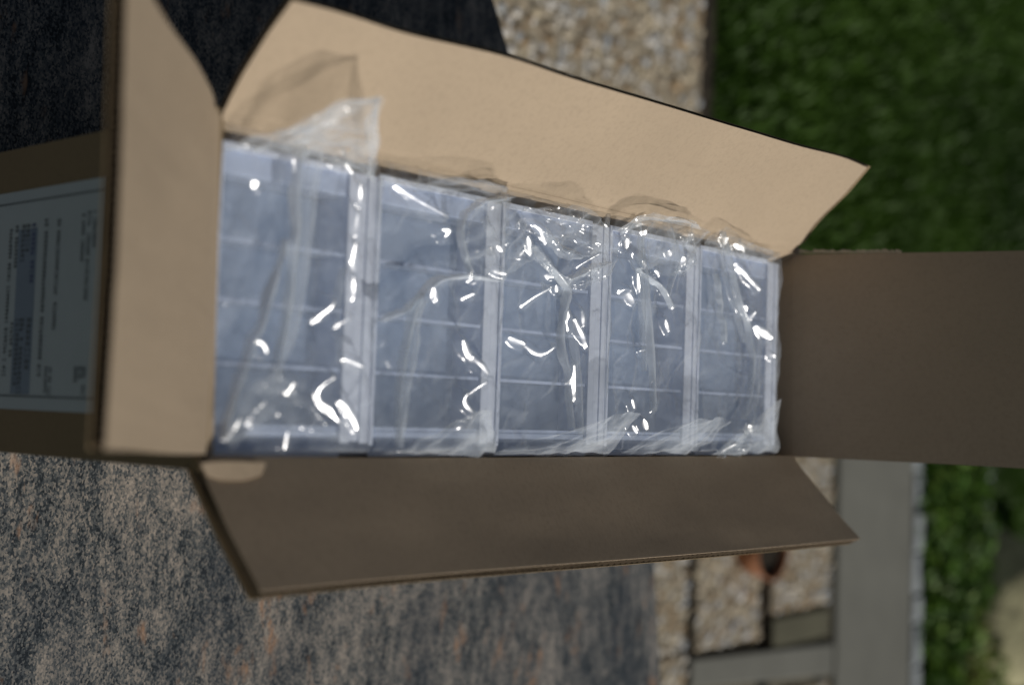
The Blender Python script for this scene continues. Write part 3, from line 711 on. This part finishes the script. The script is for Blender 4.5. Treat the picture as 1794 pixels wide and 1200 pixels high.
YELL = [(0.20,0.22,0.05),(0.14,0.19,0.04),(0.26,0.25,0.09)]
rnd = random.Random(5)
spots = [(0.15,5.3,.2,0),(0.38,5.26,.2,0),(0.62,5.3,.2,0),(0.86,5.28,.2,0),(1.08,5.32,.2,0),(1.3,5.3,.2,0),(0.22,5.6,.2,0),(0.48,5.62,.22,0),(0.70,5.62,.2,0),(0.98,5.6,.2,1),(1.22,5.62,.2,1),(1.1,5.85,.2,1),(0.9,5.42,.15,0),(-0.15,5.45,.22,0)]
P_LAB = ['low leafy green plant by the pale edging stones, {}']
where = ['just past the dark end flap','second from the dark end flap','beside the grey border in the middle of the bed','beside the grey border towards the frame corner','near the bottom right corner of the bed',
         'at the lower end of the border, at the frame edge','further back, just past the dark end flap','in the back row of the bed, beside the second stone line','in the back row, before the black gap by the boulder','yellowish, next to the round boulder',
         'yellowish, below the round boulder','yellowish, furthest back beside the boulder','small, between two bigger plants near the border','hidden mostly under the dark end flap']
for (x, y, r, kind), wh in zip(spots, where):
    v, f, c = leaf_cloud((x, y, GZ-0.05), r, r, 0.14, 420, 0.052, YELL+GREENS[3:] if kind else GREENS, rnd)
    root = thing('leafy_plant', (x, y, GZ-0.07), ('low yellow-green plant ' if kind else 'low leafy green plant ') + wh.replace('yellowish, ', ''), 'plant', 'low plants in the garden bed')
    o = obj('foliage', v, f, M_leaf, root, (x, y, GZ-0.07)); set_tint(o, c)
    b = MB()
    for q in range(5):
        a_ = q*1.256; b.box(x+.03*math.cos(a_)-.004, x+.03*math.cos(a_)+.004, y+.03*math.sin(a_)-.004, y+.03*math.sin(a_)+.004, GZ-0.072, GZ+0.02)
    b.make('stem', M_soil, root, (x, y, GZ-0.07))
# edging stones: each its own
def stone(x0, x1, y0, y1, lab, grp):
    b = MB(); zt = GZ+rnd.uniform(0.008, 0.018); j = lambda: rnd.uniform(-.004, .004)
    b.add([(x0,y0,GZ-.07),(x1,y0,GZ-.07),(x1,y1,GZ-.07),(x0,y1,GZ-.07),(x0+j(),y0+j(),zt+j()),(x1+j(),y0+j(),zt+j()),(x1+j(),y1+j(),zt+j()),(x0+j(),y1+j(),zt+j())],
          [(3,2,1,0),(4,5,6,7),(0,1,5,4),(1,2,6,5),(2,3,7,6),(3,0,4,7)])
    o = bevel(b.make('edging_stone', M_edge, None, ((x0+x1)/2, (y0+y1)/2, GZ-.07)), 0.012, 3)
    o['label'] = lab; o['category'] = 'stone'; o['group'] = grp
x = 0.02; k = 0
words_ = ['nearest the dark end flap','second from the dark end flap','third from the dark end flap','fourth from the dark end flap','fifth from the dark end flap','sixth from the dark end flap','seventh from the dark end flap','eighth from the dark end flap','ninth from the dark end flap','tenth from the dark end flap','eleventh from the dark end flap']
while x < 1.6 and k < 11:
    l = rnd.uniform(0.10, 0.17); stone(x, x+l, 5.03, 5.105, 'pale edging stone between the grey border and the plants, ' + words_[k], 'pale stones edging the grey border'); x += l+0.007; k += 1
x = 0.02
for k in range(5):
    l = rnd.uniform(0.09, 0.14); stone(x, x+l, 5.80, 5.86, 'pale stone in the back line between plants and lawn, ' + words_[k], 'pale stones along the lawn'); x += l+0.02
# boulder
def boulder(cx, cy, r, h):
    v = []; f = []; nu, nv = 40, 18
    for i_ in range(nu):
        for j_ in range(nv+1):
            a_ = i_/nu*6.2832; p = j_/nv*1.45; x_, y_, z_ = math.cos(a_)*math.cos(p), math.sin(a_)*math.cos(p), math.sin(p)
            k_ = 1 + 0.10*float(vnoise(np.array(x_*1.7+9), np.array(y_*1.7+z_), 3)) + 0.03*float(vnoise(np.array(x_*6+9), np.array(y_*6+z_*5), 4))
            v.append((cx+r*k_*x_, cy+r*k_*y_, GZ-0.09+h*k_*z_))
    for i_ in range(nu):
        for j_ in range(nv): f.append((i_*(nv+1)+j_, ((i_+1) % nu)*(nv+1)+j_, ((i_+1) % nu)*(nv+1)+j_+1, i_*(nv+1)+j_+1))
    o = obj('boulder', v, f, M_boulder, None, (cx, cy, GZ-0.09), True)
    o['label'] = 'rounded olive-brown boulder beside the plants at the edge of the lawn'; o['category'] = 'boulder'
boulder(0.86, 6.12, 0.36, 0.30)
# terracotta pot
def lathe(name, prof, mat, c, parent, base, n=40):
    v = []; f = []
    for i_ in range(n):
        a_ = i_/n*6.2832
        for r, z in prof: v.append((c[0]+r*math.cos(a_), c[1]+r*math.sin(a_), c[2]+z))
    k = len(prof)
    for i_ in range(n):
        for j_ in range(k-1): f.append((i_*k+j_, ((i_+1) % n)*k+j_, ((i_+1) % n)*k+j_+1, i_*k+j_+1))
    return obj(name, v, f, mat, parent, base, True)
pc = (0.42, 3.735, GZ)
pot = thing('terracotta_pot', pc, 'orange terracotta pot of dark soil on the paving, mostly hidden by the shaded long flap', 'plant pot')
lathe('pot_body', [(0.0,0.002),(0.075,0.002),(0.10,0.10),(0.092,0.10),(0.088,0.075)], M_terra, pc, pot, pc)
lathe('soil', [(0.0,0.078),(0.0885,0.076)], M_soil, pc, pot, pc)

# lawn: grass blades near enough to be seen, one mass
n = 110000
gx = rng.uniform(-3.4, 2.4, n); gy = rng.uniform(3.42, 8.2, n)
keep = ((gy > 5.75) & ~((np.hypot(gx-0.86, gy-6.12) < 0.45))) | ((gx < -0.02) & (gy > 3.56+0.06*vnoise(gx*4, gx*0, 2)))
gx, gy = gx[keep], gy[keep]; n = len(gx)
hgt = rng.uniform(0.03, 0.06, n)*(1+0.2*vnoise(gx*3, gy*3, 5)); az = rng.uniform(0, 6.283, n); ln = rng.uniform(0.1, 0.9, n)*hgt; wd = rng.uniform(0.004, 0.008, n)
bx, by = np.cos(az), np.sin(az); zb = np.full(n, GZ-0.075)
v = np.empty((n, 5, 3))
v[:, 0] = np.stack([gx-by*wd, gy+bx*wd, zb], 1); v[:, 1] = np.stack([gx+by*wd, gy-bx*wd, zb], 1)
v[:, 2] = np.stack([gx+bx*ln*.35+by*wd*.8, gy+by*ln*.35-bx*wd*.8, zb+hgt*.6], 1); v[:, 3] = np.stack([gx+bx*ln*.35-by*wd*.8, gy+by*ln*.35+bx*wd*.8, zb+hgt*.6], 1)
v[:, 4] = np.stack([gx+bx*ln, gy+by*ln, zb+hgt], 1)
me = bpy.data.meshes.new('grass'); V = (v.reshape(-1, 3) - np.array([-1, 5, GZ-0.075]))*S
idx = np.arange(n)*5
quads = np.stack([idx, idx+1, idx+2, idx+3], 1); tris = np.stack([idx+3, idx+2, idx+4], 1)
me.vertices.add(len(V)); me.vertices.foreach_set('co', V.ravel().astype(np.float32))
me.loops.add(n*7); loops = np.concatenate([quads, tris], 1).ravel(); me.loops.foreach_set('vertex_index', loops.astype(np.int32))
me.polygons.add(2*n); st = np.stack([np.arange(n)*7, np.arange(n)*7+4], 1).ravel(); me.polygons.foreach_set('loop_start', st.astype(np.int32))
me.update(calc_edges=True); me.materials.append(M_leaf)
go = bpy.data.objects.new('grass', me); C.objects.link(go); go.location = W((-1, 5, GZ-0.075))
patch = vnoise(gx*1.6, gy*1.6, 6)*0.5 + vnoise(gx*5, gy*5, 7)*0.5
tone = np.clip(0.5+0.6*patch, 0, 1)[:, None]
colr = np.array([0.026, 0.064, 0.007])*(1-tone) + np.array([0.082, 0.165, 0.020])*tone; colr *= rng.uniform(0.8, 1.2, (n, 1))
set_tint(go, np.repeat(colr, 2, axis=0)); go['kind'] = 'stuff'; go['label'] = 'green lawn grass beyond the paving'; go['category'] = 'grass'
